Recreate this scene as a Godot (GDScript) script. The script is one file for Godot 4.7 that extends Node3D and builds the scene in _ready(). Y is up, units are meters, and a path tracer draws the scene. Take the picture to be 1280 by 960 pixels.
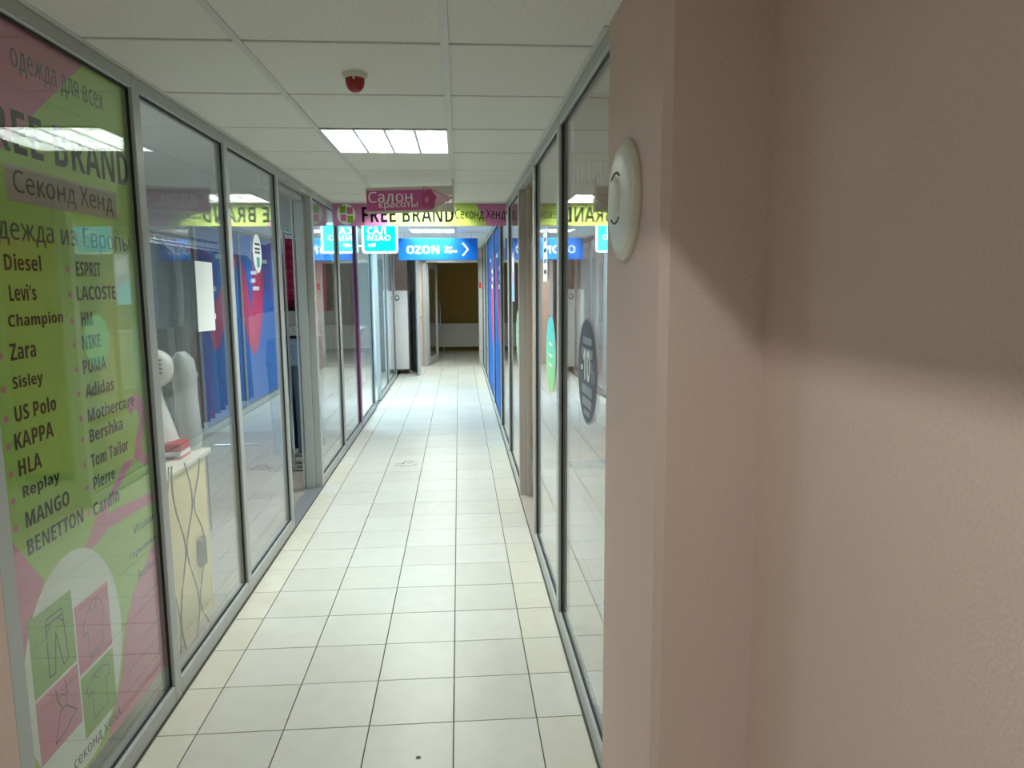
extends Node3D
# A glazed shopping corridor. Depth into the corridor is -z; the camera stands at z = 0.

const CEIL := 2.268
const XL := -1.085      # front of the left shop fronts
const XR := 0.43        # front of the right shop fronts
const GL := -1.105      # face of the left glass
const GR := 0.45        # face of the right glass
const LAMP_ROWS := [-2.5, 3.5, 5.9, 9.5, 11.3, 13.1]
const LAMP_POWER := 1.1
const LAMP_COLOR := Color(0.965, 1.0, 0.985)

var rng := RandomNumberGenerator.new()
var M := {}
var boxes := {}
var names := {}
var window_count := 0
var sans: SystemFont
var sans_bold: SystemFont

func _ready():
	rng.seed = 7
	# camera, surroundings
	var cam := Camera3D.new()
	cam.name = "camera"
	add_child(cam)
	cam.position = Vector3(0, 1.5533, 0)
	cam.rotation = Vector3(-0.13515, -0.07148, -0.00706)
	cam.fov = 55.654
	cam.near = 0.05
	cam.far = 60.0
	cam.current = true
	var we := WorldEnvironment.new()
	we.name = "surroundings"
	var env := Environment.new()
	env.background_mode = Environment.BG_COLOR
	env.background_color = Color(0, 0, 0)
	env.tonemap_mode = Environment.TONE_MAPPER_LINEAR
	env.tonemap_exposure = 1.08
	env.sdfgi_enabled = true
	env.ssao_enabled = true
	env.ssil_enabled = true
	we.environment = env
	add_child(we)
	sans = SystemFont.new()
	sans.font_names = PackedStringArray(["Droid Sans"])
	sans_bold = SystemFont.new()
	sans_bold.font_names = PackedStringArray(["Droid Sans"])
	sans_bold.font_weight = 700
	materials()
	# the building
	build_floor()
	build_ceiling()
	build_walls()
	left_fronts()
	right_fronts()
	corridor_end()
	# things in the corridor
	for d in LAMP_ROWS:
		ceiling_light(d)
	trough_light()
	fire_detector()
	salon_sign()
	brand_banner()
	parcel_sign()
	light_box()
	round_fixture()
	window_poster()
	left_pane_papers()
	right_pane_stickers()
	blue_posters()
	# inside the shops
	clothes_shop()
	right_shop()
	phone_shop()
	end_room()

# ---------------------------------------------------------------- helpers

func numbered(called: String) -> String:
	var k: int = names.get(called, 0)
	names[called] = k + 1
	return called if k == 0 else "%s_%03d" % [called, k]

func mat(c: Color, rough := 0.6, metal := 0.0, spec := 0.5) -> StandardMaterial3D:
	var m := StandardMaterial3D.new()
	m.albedo_color = c
	m.roughness = rough
	m.metallic = metal
	m.metallic_specular = spec
	return m

func noise_tex(freq: float, lo: Color, hi: Color, sd: int, size := 512, octaves := 4) -> NoiseTexture2D:
	var n := FastNoiseLite.new()
	n.seed = sd
	n.frequency = freq
	n.fractal_octaves = octaves
	var t := NoiseTexture2D.new()
	t.width = size
	t.height = size
	t.seamless = true
	t.noise = n
	var g := Gradient.new()
	g.set_color(0, lo)
	g.set_color(1, hi)
	t.color_ramp = g
	return t

func height_tex(freq: float, sd: int, size := 512) -> NoiseTexture2D:
	return noise_tex(freq, Color.BLACK, Color.WHITE, sd, size, 5)

func normal_tex(freq: float, sd: int, size := 512) -> NoiseTexture2D:
	var t := height_tex(freq, sd, size)
	t.color_ramp = null
	t.as_normal_map = true
	t.bump_strength = 2.0
	return t

func triplanar(m: StandardMaterial3D, scale: float) -> StandardMaterial3D:
	m.uv1_triplanar = true
	m.uv1_world_triplanar = true
	m.uv1_scale = Vector3.ONE * scale
	return m

func glass(c: Color) -> StandardMaterial3D:
	var m := mat(c, 0.0)
	m.transparency = BaseMaterial3D.TRANSPARENCY_ALPHA
	return m

func glow(c: Color, e: float) -> StandardMaterial3D:
	var m := mat(c, 0.5)
	m.emission_enabled = true
	m.emission = c
	m.emission_energy_multiplier = e
	return m

func materials():
	M.tile = []
	for k in 4:
		var t := triplanar(mat(Color(1, 1, 1), 0.34, 0.0, 0.5), 1.1)
		var base: Color = [Color8(200, 199, 189), Color8(204, 203, 194), Color8(197, 196, 185), Color8(202, 201, 192)][k]
		t.albedo_texture = noise_tex(0.012, base.darkened(0.025), base.lightened(0.03), 11 + k)
		M.tile.append(t)
	M.tile_edge = triplanar(mat(Color(1, 1, 1), 0.4), 1.3)
	M.tile_edge.albedo_texture = noise_tex(0.012, Color8(196, 192, 176), Color8(202, 199, 185), 21)
	M.laminate = triplanar(mat(Color(1, 1, 1), 0.5), 1.5)
	M.laminate.albedo_texture = noise_tex(0.03, Color8(146, 140, 132), Color8(160, 154, 146), 22)
	M.grout = triplanar(mat(Color8(92, 88, 80), 0.9), 2.0)
	M.panel = triplanar(mat(Color(1, 1, 1), 0.9, 0.0, 0.3), 2.4)
	M.panel.albedo_texture = noise_tex(0.06, Color8(216, 216, 208), Color8(234, 234, 228), 31)
	M.tbar = mat(Color8(206, 207, 202), 0.5)
	M.slab = mat(Color8(224, 226, 224), 0.9)
	M.plaster = triplanar(mat(Color(1, 1, 1), 0.62, 0.0, 0.4), 1.2)
	M.plaster.albedo_texture = noise_tex(0.16, Color8(207, 181, 168), Color8(215, 191, 179), 41)
	M.plaster.normal_enabled = true
	M.plaster.normal_texture = normal_tex(0.2, 42)
	M.plaster.normal_scale = 0.25
	M.hall_wall = mat(Color8(196, 184, 174), 0.8)
	M.white_wall = mat(Color8(209, 210, 208), 0.8)
	M.cream_wall = mat(Color8(211, 197, 173), 0.8)
	M.brown_wall = triplanar(mat(Color(1, 1, 1), 0.8), 1.0)
	M.brown_wall.albedo_texture = noise_tex(0.03, Color8(148, 124, 62), Color8(162, 138, 70), 45)
	M.alu = mat(Color8(177, 181, 179), 0.42, 0.2)
	M.bronze = mat(Color8(172, 163, 154), 0.5, 0.1)
	M.pink_alu = mat(Color8(170, 110, 150), 0.5)
	M.gasket = mat(Color8(24, 25, 25), 0.6)
	M.glass = glass(Color(0.76, 0.86, 0.88, 0.025))
	M.lamp_white = mat(Color8(232, 233, 230), 0.35)
	M.louvre = mat(Color8(205, 207, 205), 0.3, 0.85)
	M.tube = glow(LAMP_COLOR, 12.0)
	M.red = mat(Color8(150, 38, 40), 0.35)
	M.white = mat(Color8(226, 226, 220), 0.4)
	M.offwhite = mat(Color8(214, 208, 192), 0.45)
	M.ink = mat(Color8(18, 22, 22), 0.9, 0.0, 0.2)
	M.ink_grey = mat(Color8(58, 66, 58), 0.6)
	M.green = mat(Color8(116, 164, 24), 0.5)
	M.lime = mat(Color8(174, 194, 88), 0.5)
	M.pink = mat(Color8(196, 104, 140), 0.5)
	M.rose = mat(Color8(186, 116, 156), 0.5)
	M.magenta = mat(Color8(178, 70, 128), 0.5)
	M.pale_print = mat(Color8(214, 224, 210), 0.5)
	M.blue = mat(Color8(14, 96, 180), 0.6, 0.0, 0.3)
	M.print_white = mat(Color8(235, 238, 240), 0.5)
	M.chrome = mat(Color8(200, 202, 205), 0.18, 0.9)
	M.threshold = mat(Color8(112, 114, 120), 0.6)

func cbox(s: Vector3, b: float) -> ArrayMesh:
	# a box with chamfered edges, b wide
	var key := "%s|%.4f" % [str(s.snapped(Vector3.ONE * 0.0001)), b]
	if boxes.has(key):
		return boxes[key]
	var st := SurfaceTool.new()
	st.begin(Mesh.PRIMITIVE_TRIANGLES)
	add_cbox(st, Vector3.ZERO, s, b)
	var m := finish(st)
	boxes[key] = m
	return m

func finish(st: SurfaceTool) -> ArrayMesh:
	st.generate_normals()
	return st.commit()

func quad(st: SurfaceTool, a: Vector3, b: Vector3, c: Vector3, d: Vector3, out: Vector3):
	# a, b, c, d round the face; wound so that it faces out (clockwise from the front)
	st.set_smooth_group(-1)
	if (b - a).cross(c - a).dot(out) > 0.0:
		for v in [a, c, b, a, d, c]:
			st.add_vertex(v)
	else:
		for v in [a, b, c, a, c, d]:
			st.add_vertex(v)

func tri(st: SurfaceTool, a: Vector3, b: Vector3, c: Vector3, out: Vector3):
	st.set_smooth_group(-1)
	if (b - a).cross(c - a).dot(out) > 0.0:
		for v in [a, c, b]:
			st.add_vertex(v)
	else:
		for v in [a, b, c]:
			st.add_vertex(v)

func add_cbox(st: SurfaceTool, c: Vector3, s: Vector3, b: float):
	var h := s / 2.0
	b = minf(b, minf(h.x, minf(h.y, h.z)) * 0.6)
	for ax in 3:
		var u := (ax + 1) % 3
		var v := (ax + 2) % 3
		for sg in [-1.0, 1.0]:
			var n := Vector3.ZERO
			n[ax] = sg
			var p := []
			for q in [[-1, -1], [1, -1], [1, 1], [-1, 1]]:
				var k := Vector3.ZERO
				k[ax] = sg * h[ax]
				k[u] = q[0] * (h[u] - b)
				k[v] = q[1] * (h[v] - b)
				p.append(c + k)
			quad(st, p[0], p[1], p[2], p[3], n)
	if b <= 0.0:
		return
	for ax in 3:
		var u := (ax + 1) % 3
		var v := (ax + 2) % 3
		for su in [-1.0, 1.0]:
			for sv in [-1.0, 1.0]:
				var n := Vector3.ZERO
				n[u] = su
				n[v] = sv
				var p := []
				for q in [[-1, 0], [1, 0], [1, 1], [-1, 1]]:
					var k := Vector3.ZERO
					k[ax] = q[0] * (h[ax] - b)
					k[u] = su * (h[u] - (b if q[1] == 1 else 0.0))
					k[v] = sv * (h[v] - (0.0 if q[1] == 1 else b))
					p.append(c + k)
				quad(st, p[0], p[1], p[2], p[3], n)
	for sx in [-1.0, 1.0]:
		for sy in [-1.0, 1.0]:
			for sz in [-1.0, 1.0]:
				var sg := Vector3(sx, sy, sz)
				tri(st, c + sg * Vector3(h.x, h.y - b, h.z - b), c + sg * Vector3(h.x - b, h.y, h.z - b), c + sg * Vector3(h.x - b, h.y - b, h.z), sg)

func put(called: String, mesh: Mesh, m: Material, parent: Node3D = null, at := Vector3.ZERO) -> MeshInstance3D:
	var o := MeshInstance3D.new()
	o.mesh = mesh
	o.material_override = m
	o.position = at
	if parent == null:
		o.name = numbered(called)
		add_child(o)
	else:
		o.name = called
		parent.add_child(o, true)
	return o

func block(called: String, a: Vector3, b: Vector3, m: Material, parent: Node3D = null, bevel := 0.002) -> MeshInstance3D:
	# a chamfered box between two corners
	return put(called, cbox((b - a).abs(), bevel), m, parent, (a + b) / 2.0)

func root_at(called: String, at := Vector3.ZERO) -> Node3D:
	var o := Node3D.new()
	o.name = numbered(called)
	add_child(o)
	o.position = at
	return o

func thing(called: String, label: String, category: String, at := Vector3.ZERO, group := "") -> Node3D:
	var o := root_at(called, at)
	tag(o, label, category, group)
	return o

func tag(o: Node, label: String, category: String, group := ""):
	o.set_meta("label", label)
	o.set_meta("category", category)
	if group != "":
		o.set_meta("group", group)

func structure(o: Node, label := "") -> Node:
	o.set_meta("kind", "structure")
	if label != "":
		o.set_meta("label", label)
	return o

func area(called: String, parent: Node3D, at: Vector3, size: Vector2, energy: float, color: Color, towards := Vector3.DOWN):
	var l := AreaLight3D.new()
	l.name = called
	l.area_size = size
	l.light_energy = energy
	l.light_color = color
	l.area_normalize_energy = true
	l.area_range = 30.0
	l.area_attenuation = 2.0
	l.shadow_enabled = true
	parent.add_child(l, true)
	l.position = at
	var up := Vector3.FORWARD if absf(towards.y) > 0.9 else Vector3.UP
	l.basis = Basis.looking_at(towards, up)

func tube(st: SurfaceTool, pts: Array, r: float, seg := 8):
	# a round bar along pts
	st.set_smooth_group(1)
	var rings := []
	for i in pts.size():
		var a: Vector3 = pts[maxi(i - 1, 0)]
		var b: Vector3 = pts[mini(i + 1, pts.size() - 1)]
		var t := (b - a).normalized()
		var side := t.cross(Vector3.UP if absf(t.y) < 0.9 else Vector3.RIGHT).normalized()
		var up := side.cross(t).normalized()
		var ring := []
		for k in seg:
			var w := TAU * k / seg
			ring.append(pts[i] + (side * cos(w) + up * sin(w)) * r)
		rings.append(ring)
	for i in pts.size() - 1:
		for k in seg:
			var k2 := (k + 1) % seg
			var c: Vector3 = (pts[i] + pts[i + 1]) / 2.0
			smooth_quad(st, rings[i][k], rings[i][k2], rings[i + 1][k2], rings[i + 1][k], (rings[i][k] + rings[i + 1][k2]) / 2.0 - c, 1)
	for e in [0, pts.size() - 1]:
		var out: Vector3 = (pts[0] - pts[1]) if e == 0 else (pts[e] - pts[e - 1])
		for k in seg:
			tri(st, pts[e], rings[e][k], rings[e][(k + 1) % seg], out)

func smooth_quad(st: SurfaceTool, a: Vector3, b: Vector3, c: Vector3, d: Vector3, out: Vector3, g: int):
	st.set_smooth_group(g)
	var n := (b - a).cross(c - a)
	if n.length_squared() < 1e-14:
		n = (c - a).cross(d - a)
	var flip := n.dot(out) > 0.0
	for v in ([a, c, b, a, d, c] if flip else [a, b, c, a, c, d]):
		st.add_vertex(v)

func lathe(profile: Array, seg := 32, smooth := true) -> ArrayMesh:
	# profile: Vector2(radius, height) from bottom to top, turned about y
	var st := SurfaceTool.new()
	st.begin(Mesh.PRIMITIVE_TRIANGLES)
	for i in profile.size() - 1:
		var p: Vector2 = profile[i]
		var q: Vector2 = profile[i + 1]
		var n := Vector2(q.y - p.y, p.x - q.x)
		for k in seg:
			var w0 := TAU * k / seg
			var w1 := TAU * (k + 1) / seg
			var e0 := Vector3(cos(w0), 0, sin(w0))
			var e1 := Vector3(cos(w1), 0, sin(w1))
			var out := (e0 + e1).normalized() * n.x + Vector3.UP * n.y
			var up := Vector3.UP
			if p.x < 1e-6:
				smooth_quad(st, up * p.y, e1 * q.x + up * q.y, e0 * q.x + up * q.y, up * p.y, out, 1 if smooth else -1)
			else:
				smooth_quad(st, e0 * p.x + up * p.y, e1 * p.x + up * p.y, e1 * q.x + up * q.y, e0 * q.x + up * q.y, out, 1 if smooth else -1)
	return finish(st)

func loft(rings: Array, seg := 16) -> ArrayMesh:
	# rings: [centre, half width x, half depth z, ripple]; closed at both ends
	var st := SurfaceTool.new()
	st.begin(Mesh.PRIMITIVE_TRIANGLES)
	var pts := []
	for r in rings:
		var ring := []
		for k in seg:
			var w := TAU * k / seg
			var rip: float = 1.0 + r[3] * sin(w * 5.0 + r[0].y * 9.0)
			ring.append(r[0] + Vector3(cos(w) * r[1], 0, sin(w) * r[2] * rip))
		pts.append(ring)
	for i in rings.size() - 1:
		var c: Vector3 = (rings[i][0] + rings[i + 1][0]) / 2.0
		for k in seg:
			var k2 := (k + 1) % seg
			smooth_quad(st, pts[i][k], pts[i][k2], pts[i + 1][k2], pts[i + 1][k], (pts[i][k] + pts[i + 1][k2]) / 2.0 - c, 1)
	for e in [0, rings.size() - 1]:
		var other: int = 1 if e == 0 else e - 1
		for k in seg:
			tri(st, rings[e][0], pts[e][k], pts[e][(k + 1) % seg], rings[e][0] - rings[other][0])
	return finish(st)

func prism(points: PackedVector2Array, z0: float, z1: float) -> ArrayMesh:
	# a flat shape in x, y with its front at z1
	var st := SurfaceTool.new()
	st.begin(Mesh.PRIMITIVE_TRIANGLES)
	var idx := Geometry2D.triangulate_polygon(points)
	for i in range(0, idx.size(), 3):
		var a := points[idx[i]]
		var b := points[idx[i + 1]]
		var c := points[idx[i + 2]]
		tri(st, Vector3(a.x, a.y, z1), Vector3(b.x, b.y, z1), Vector3(c.x, c.y, z1), Vector3.BACK)
		tri(st, Vector3(a.x, a.y, z0), Vector3(b.x, b.y, z0), Vector3(c.x, c.y, z0), Vector3.FORWARD)
	var ccw := not Geometry2D.is_polygon_clockwise(points)
	for i in points.size():
		var a := points[i]
		var b := points[(i + 1) % points.size()]
		var n := Vector3(b.y - a.y, a.x - b.x, 0) * (1.0 if ccw else -1.0)
		quad(st, Vector3(a.x, a.y, z0), Vector3(b.x, b.y, z0), Vector3(b.x, b.y, z1), Vector3(a.x, a.y, z1), n)
	return finish(st)

func flat(called: String, pts: Array, z: float, m: Material, parent: Node3D, thick := 0.0004) -> MeshInstance3D:
	return put(called, prism(PackedVector2Array(pts), z - thick, z), m, parent)

func rect(x0: float, y0: float, x1: float, y1: float) -> Array:
	return [Vector2(x0, y0), Vector2(x1, y0), Vector2(x1, y1), Vector2(x0, y1)]

func ellipse(c: Vector2, rx: float, ry: float, seg := 40) -> Array:
	var p := []
	for k in seg:
		p.append(c + Vector2(cos(TAU * k / seg) * rx, sin(TAU * k / seg) * ry))
	return p

func round_rect(x0: float, y0: float, x1: float, y1: float, r: float) -> Array:
	var p := []
	for q in [[x1 - r, y1 - r, 0.0], [x0 + r, y1 - r, 0.25], [x0 + r, y0 + r, 0.5], [x1 - r, y0 + r, 0.75]]:
		for k in 7:
			var w: float = TAU * (q[2] + 0.25 * k / 6.0)
			p.append(Vector2(q[0] + cos(w) * r, q[1] + sin(w) * r))
	return p

func stroke(called: String, lines: Array, w: float, z: float, m: Material, parent: Node3D) -> MeshInstance3D:
	# drawn lines: each an array of Vector2
	var st := SurfaceTool.new()
	st.begin(Mesh.PRIMITIVE_TRIANGLES)
	for l in lines:
		for i in l.size() - 1:
			var a: Vector2 = l[i]
			var b: Vector2 = l[i + 1]
			var t := (b - a).normalized() * w * 0.5
			var n := Vector2(-t.y, t.x)
			var p := [a - t - n, b + t - n, b + t + n, a - t + n]
			quad(st, Vector3(p[0].x, p[0].y, z), Vector3(p[1].x, p[1].y, z), Vector3(p[2].x, p[2].y, z), Vector3(p[3].x, p[3].y, z), Vector3.BACK)
	return put(called, finish(st), m, parent)

func letters(s: String, x0: float, x1: float, y0: float, y1: float, z: float, m: Material, parent: Node3D, bold := false, called := "lettering") -> MeshInstance3D:
	# a line of writing fitted into a box; x1 = 0 width keeps the font's own proportions
	var t := TextMesh.new()
	t.text = s
	t.font = sans_bold if bold else sans
	t.font_size = 48
	t.pixel_size = 0.01
	t.depth = 0.02
	t.curve_step = 1.0
	var bb := t.get_aabb()
	var o := put(called, t, m, parent)
	var sy := (y1 - y0) / bb.size.y
	var sx := (x1 - x0) / bb.size.x if x1 > x0 else sy
	o.scale = Vector3(sx, sy, 0.02)
	var c := bb.get_center()
	var cx := (x0 + x1) / 2.0 if x1 > x0 else x0 + bb.size.x * sx / 2.0
	o.position = Vector3(cx - c.x * sx, (y0 + y1) / 2.0 - c.y * sy, z)
	return o

func face_left(o: Node3D):
	# plane of the left glass: x runs into the corridor's depth, z out into the corridor
	o.basis = Basis(Vector3(0, 0, -1), Vector3.UP, Vector3(1, 0, 0))

func face_right(o: Node3D):
	o.basis = Basis(Vector3(0, 0, 1), Vector3.UP, Vector3(-1, 0, 0))

# ---------------------------------------------------------------- the building

func build_floor():
	var fl := root_at("floor")
	structure(fl, "cream square floor tiles with dark joints along the corridor")
	block("screed", Vector3(-5.0, -0.2, 5.2), Vector3(3.6, -0.006, -18.4), M.grout, fl, 0.0)
	var xs := [XL + 0.005, -0.944, -0.644, -0.344, -0.044, 0.256, XR - 0.005]
	var z0 := 2.437 - 0.3 * 3
	for r in 43:
		for c in 6:
			var a: float = xs[c] + 0.002
			var b: float = xs[c + 1] - 0.002
			var za := z0 + 0.3 * r + 0.002
			var zb := za + 0.296
			if zb > 14.22:
				zb = 14.22
			var edge := c == 0 or c == 5
			var m: Material = M.tile_edge if edge and rng.randf() < 0.7 else M.tile[rng.randi() % 4]
			var t := block("tile", Vector3(a, -0.006, -za), Vector3(b, 0.0, -zb), m, fl, 0.0012)
			t.position.y += rng.randf_range(-0.0004, 0.0004)
			t.rotation = Vector3(rng.randf_range(-0.0006, 0.0006), 0, rng.randf_range(-0.0006, 0.0006))
	# behind the camera, and under the glass fronts
	block("near_flooring", Vector3(-4.8, -0.006, 5.0), Vector3(0.655, 0.0, -0.7), M.tile[1], fl, 0.0)
	block("near_flooring", Vector3(XL, -0.006, -0.7), Vector3(0.655, 0.0, -(z0 - 0.002)), M.tile[1], fl, 0.0)
	# flooring inside the shops and the end room, too far off to pick its pieces apart
	for area_ in [[-4.6, XL - 0.055, 1.75, 7.93, 0], [XR + 0.055, 3.0, 2.15, 7.6, 0], [-4.6, XL - 0.055, 8.07, 12.3, 1], [-2.2, 1.6, 14.3, 17.4, 1], [-1.6, XL - 0.055, 12.45, 14.2, 1]]:
		var st := SurfaceTool.new()
		st.begin(Mesh.PRIMITIVE_TRIANGLES)
		var step := Vector2(0.2, 1.2) if area_[4] == 0 else Vector2(0.3, 0.3)
		var x: float = area_[0]
		while x < area_[1] - 0.02:
			var w := minf(step.x, area_[1] - x)
			var z: float = area_[2]
			while z < area_[3] - 0.02:
				var l := minf(step.y, area_[3] - z)
				add_cbox(st, Vector3(x + w / 2.0, -0.003, -(z + l / 2.0)), Vector3(w - 0.004, 0.006, l - 0.004), 0.0)
				z += step.y
			x += step.x
		var shop := put("shop_plank" if area_[4] == 0 else "shop_tile", finish(st), M.laminate if area_[4] == 0 else M.tile[1], fl)
		shop.set_meta("kind", "stuff")
	block("threshold", Vector3(-1.19, -0.006, -4.62), Vector3(XL, 0.004, -5.62), M.threshold, fl)
	block("threshold", Vector3(XR, -0.006, -4.26), Vector3(0.52, 0.004, -5.24), M.bronze, fl)
	# a worn scribble and a dried drop on the tiles
	var scuff := stroke("scuff_mark", [[Vector2(-0.58, 6.25), Vector2(-0.55, 6.26)], [Vector2(-0.56, 6.31), Vector2(-0.52, 6.30), Vector2(-0.505, 6.37), Vector2(-0.46, 6.40), Vector2(-0.42, 6.37)], [Vector2(-0.47, 6.32), Vector2(-0.44, 6.325)], [Vector2(-0.53, 6.20), Vector2(-0.51, 6.23), Vector2(-0.49, 6.225)], [Vector2(-0.47, 6.22), Vector2(-0.45, 6.22)], [Vector2(-0.43, 6.225), Vector2(-0.415, 6.225)], [Vector2(-0.41, 6.275), Vector2(-0.39, 6.285)]], 0.012, 0.0, M.ink_grey, fl)
	scuff.basis = Basis(Vector3(1, 0, 0), Vector3(0, 0, -1), Vector3(0, 1, 0))
	scuff.position.y = 0.0012
	var drop := put("dried_drop", prism(PackedVector2Array(ellipse(Vector2.ZERO, 0.009, 0.008, 14)), 0, 0.0006), M.ink_grey, fl)
	drop.basis = Basis(Vector3(1, 0, 0), Vector3(0, 0, -1), Vector3(0, 1, 0))
	drop.position = Vector3(-0.16, 0.0005, -2.245)

func build_ceiling():
	var ce := root_at("ceiling")
	structure(ce, "suspended ceiling of square white panels in a metal grid")
	block("slab", Vector3(-5.0, 2.56, 5.2), Vector3(3.6, 2.7, -18.4), M.slab, ce, 0.0)
	var cols := [[-1.12, -0.642], [-0.628, -0.037], [-0.023, 0.46]]
	for r in range(-8, 21):
		var d0 := 2.3 + 0.6 * r
		if d0 > 14.0:
			continue
		for c in 3:
			if c == 1 and is_lamp(d0):
				continue
			if c == 1 and (absf(d0 + 0.1) < 0.05 or absf(d0 - 0.5) < 0.05):
				continue
			var xa: float = cols[c][0]
			var xb: float = cols[c][1]
			if c == 2 and d0 < 1.5:
				xb = 0.7
			var p := block("panel", Vector3(xa, CEIL, -(d0 + 0.009)), Vector3(xb, CEIL + 0.03, -(d0 + 0.591)), M.panel, ce, 0.0025)
			p.position.y += rng.randf_range(0.0, 0.0012)
	for x in [-0.635, -0.03]:
		block("runner", Vector3(x - 0.0125, CEIL - 0.004, 3.0), Vector3(x + 0.0125, CEIL + 0.002, -14.2), M.tbar, ce, 0.001)
	for r in range(-8, 21):
		var d0 := 2.3 + 0.6 * r
		if absf(d0 - 0.5) < 0.05:
			continue
		block("cross_bar", Vector3(-1.12, CEIL + 0.03, -(d0 - 0.012)), Vector3(0.46, CEIL + 0.034, -(d0 + 0.012)), M.tbar, ce, 0.0)
	block("edge_angle", Vector3(XL - 0.02, CEIL - 0.003, -1.75), Vector3(XL + 0.014, CEIL + 0.001, -14.2), M.tbar, ce, 0.0)
	block("edge_angle", Vector3(XR - 0.014, CEIL - 0.003, -2.12), Vector3(XR + 0.02, CEIL + 0.001, -14.2), M.tbar, ce, 0.0)
	block("hall_panel", Vector3(-4.8, CEIL, 5.0), Vector3(-1.12, CEIL + 0.018, -0.7), M.panel, ce, 0.0)
	block("hall_panel", Vector3(-1.12, CEIL, 5.0), Vector3(0.7, CEIL + 0.018, 2.505), M.panel, ce, 0.0)
	# bulkheads above the shop fronts
	block("bulkhead", Vector3(-1.16, CEIL + 0.001, -1.7), Vector3(-1.121, 2.56, -14.2), M.slab, ce, 0.0)
	block("bulkhead", Vector3(0.461, CEIL + 0.001, -2.1), Vector3(0.5, 2.56, -14.2), M.slab, ce, 0.0)

func is_lamp(d0: float) -> bool:
	for l in LAMP_ROWS:
		if absf(l - d0) < 0.05:
			return true
	return false

func build_walls():
	structure(block("wall_left", Vector3(-1.35, 0, -0.7), Vector3(XL + 0.004, 2.56, -1.715), M.plaster, null, 0.006), "pinkish beige plaster wall before the poster window")
	structure(block("wall_right", Vector3(0.655, 0, 5.0), Vector3(0.9, 2.56, -1.56), M.plaster, null, 0.004), "beige plaster side wall with a soft shadow edge")
	structure(block("column_right", Vector3(XR - 0.002, 0, -1.53), Vector3(1.0, 2.56, -2.115), M.plaster, null, 0.018), "pinkish plaster column at the end of the glazing")
	structure(block("wall_rear", Vector3(-5.0, 0, 5.0), Vector3(0.95, 2.56, 5.2), M.hall_wall, null, 0.0))
	structure(block("wall_hall_left", Vector3(-5.0, 0, -1.5), Vector3(-4.8, 2.56, 5.0), M.hall_wall, null, 0.0))
	# shells of the shops
	structure(block("wall_shop_rear_left", Vector3(-4.8, 0, -1.5), Vector3(-4.6, 2.56, -14.4), M.white_wall, null, 0.0))
	structure(block("wall_shop_front_left", Vector3(-4.6, 0, -1.55), Vector3(-1.35, 2.56, -1.75), M.white_wall, null, 0.0))
	structure(block("wall_between_left", Vector3(-4.6, 0, -7.93), Vector3(-1.15, 2.56, -8.07), M.white_wall, null, 0.0))
	structure(block("wall_recess_left", Vector3(-4.6, 0, -12.3), Vector3(-1.15, 2.56, -12.56), M.white_wall, null, 0.0))
	structure(block("wall_shop_rear_right", Vector3(3.0, 0, -1.5), Vector3(3.2, 2.56, -14.4), M.cream_wall, null, 0.0))
	structure(block("wall_shop_front_right", Vector3(1.0, 0, -1.9), Vector3(3.0, 2.56, -2.1), M.cream_wall, null, 0.0))
	structure(block("wall_between_right", Vector3(0.5, 0, -7.62), Vector3(3.0, 2.56, -7.72), M.cream_wall, null, 0.0))

func post(parent: Node3D, side: int, d0: float, d1: float, m: Material, called := "post"):
	if side < 0:
		block(called, Vector3(XL - 0.05, 0.0, -d0), Vector3(XL, CEIL - 0.003, -d1), m, parent, 0.003)
	else:
		block(called, Vector3(XR, 0.0, -d0), Vector3(XR + 0.05, CEIL - 0.003, -d1), m, parent, 0.003)

func bay(side: int, d0: float, d1: float, m: Material, label: String, post_near := 0.0, post_far := 0.06, post_mat: Material = null):
	# one glazed bay of a shop front from depth d0 to d1, its posts included
	window_count += 1
	var w := root_at("window_%d" % window_count)
	structure(w, label)
	var x0 := XL if side < 0 else XR
	var s := -1.0 if side < 0 else 1.0
	if post_mat == null:
		post_mat = m
	if post_near > 0.0:
		post(w, side, d0, d0 + post_near, post_mat)
	if post_far > 0.0:
		post(w, side, d1 - post_far, d1, post_mat)
	var a := d0 + post_near
	var b := d1 - post_far
	block("top_rail", Vector3(x0 + s * 0.001, CEIL - 0.05, -a), Vector3(x0 + s * 0.05, CEIL - 0.003, -b), m, w, 0.003)
	block("bottom_rail", Vector3(x0 + s * 0.001, 0.0, -a), Vector3(x0 + s * 0.05, 0.07, -b), m, w, 0.004)
	var g0 := x0 + s * 0.02
	var g1 := x0 + s * 0.026
	block("glass_pane", Vector3(g0, 0.072, -a - 0.001), Vector3(g1, CEIL - 0.052, -b + 0.001), M.glass, w, 0.0)
	var y0 := 0.07
	var y1 := CEIL - 0.05
	var f0 := x0 + s * 0.012
	var f1 := x0 + s * 0.0195
	block("gasket", Vector3(f0, y0, -a), Vector3(f1, y0 + 0.007, -b), M.gasket, w, 0.0)
	block("gasket", Vector3(f0, y1 - 0.007, -a), Vector3(f1, y1, -b), M.gasket, w, 0.0)
	block("gasket", Vector3(f0, y0, -a), Vector3(f1, y1, -a - 0.007), M.gasket, w, 0.0)
	block("gasket", Vector3(f0, y0, -b + 0.007), Vector3(f1, y1, -b), M.gasket, w, 0.0)
	return w

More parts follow.
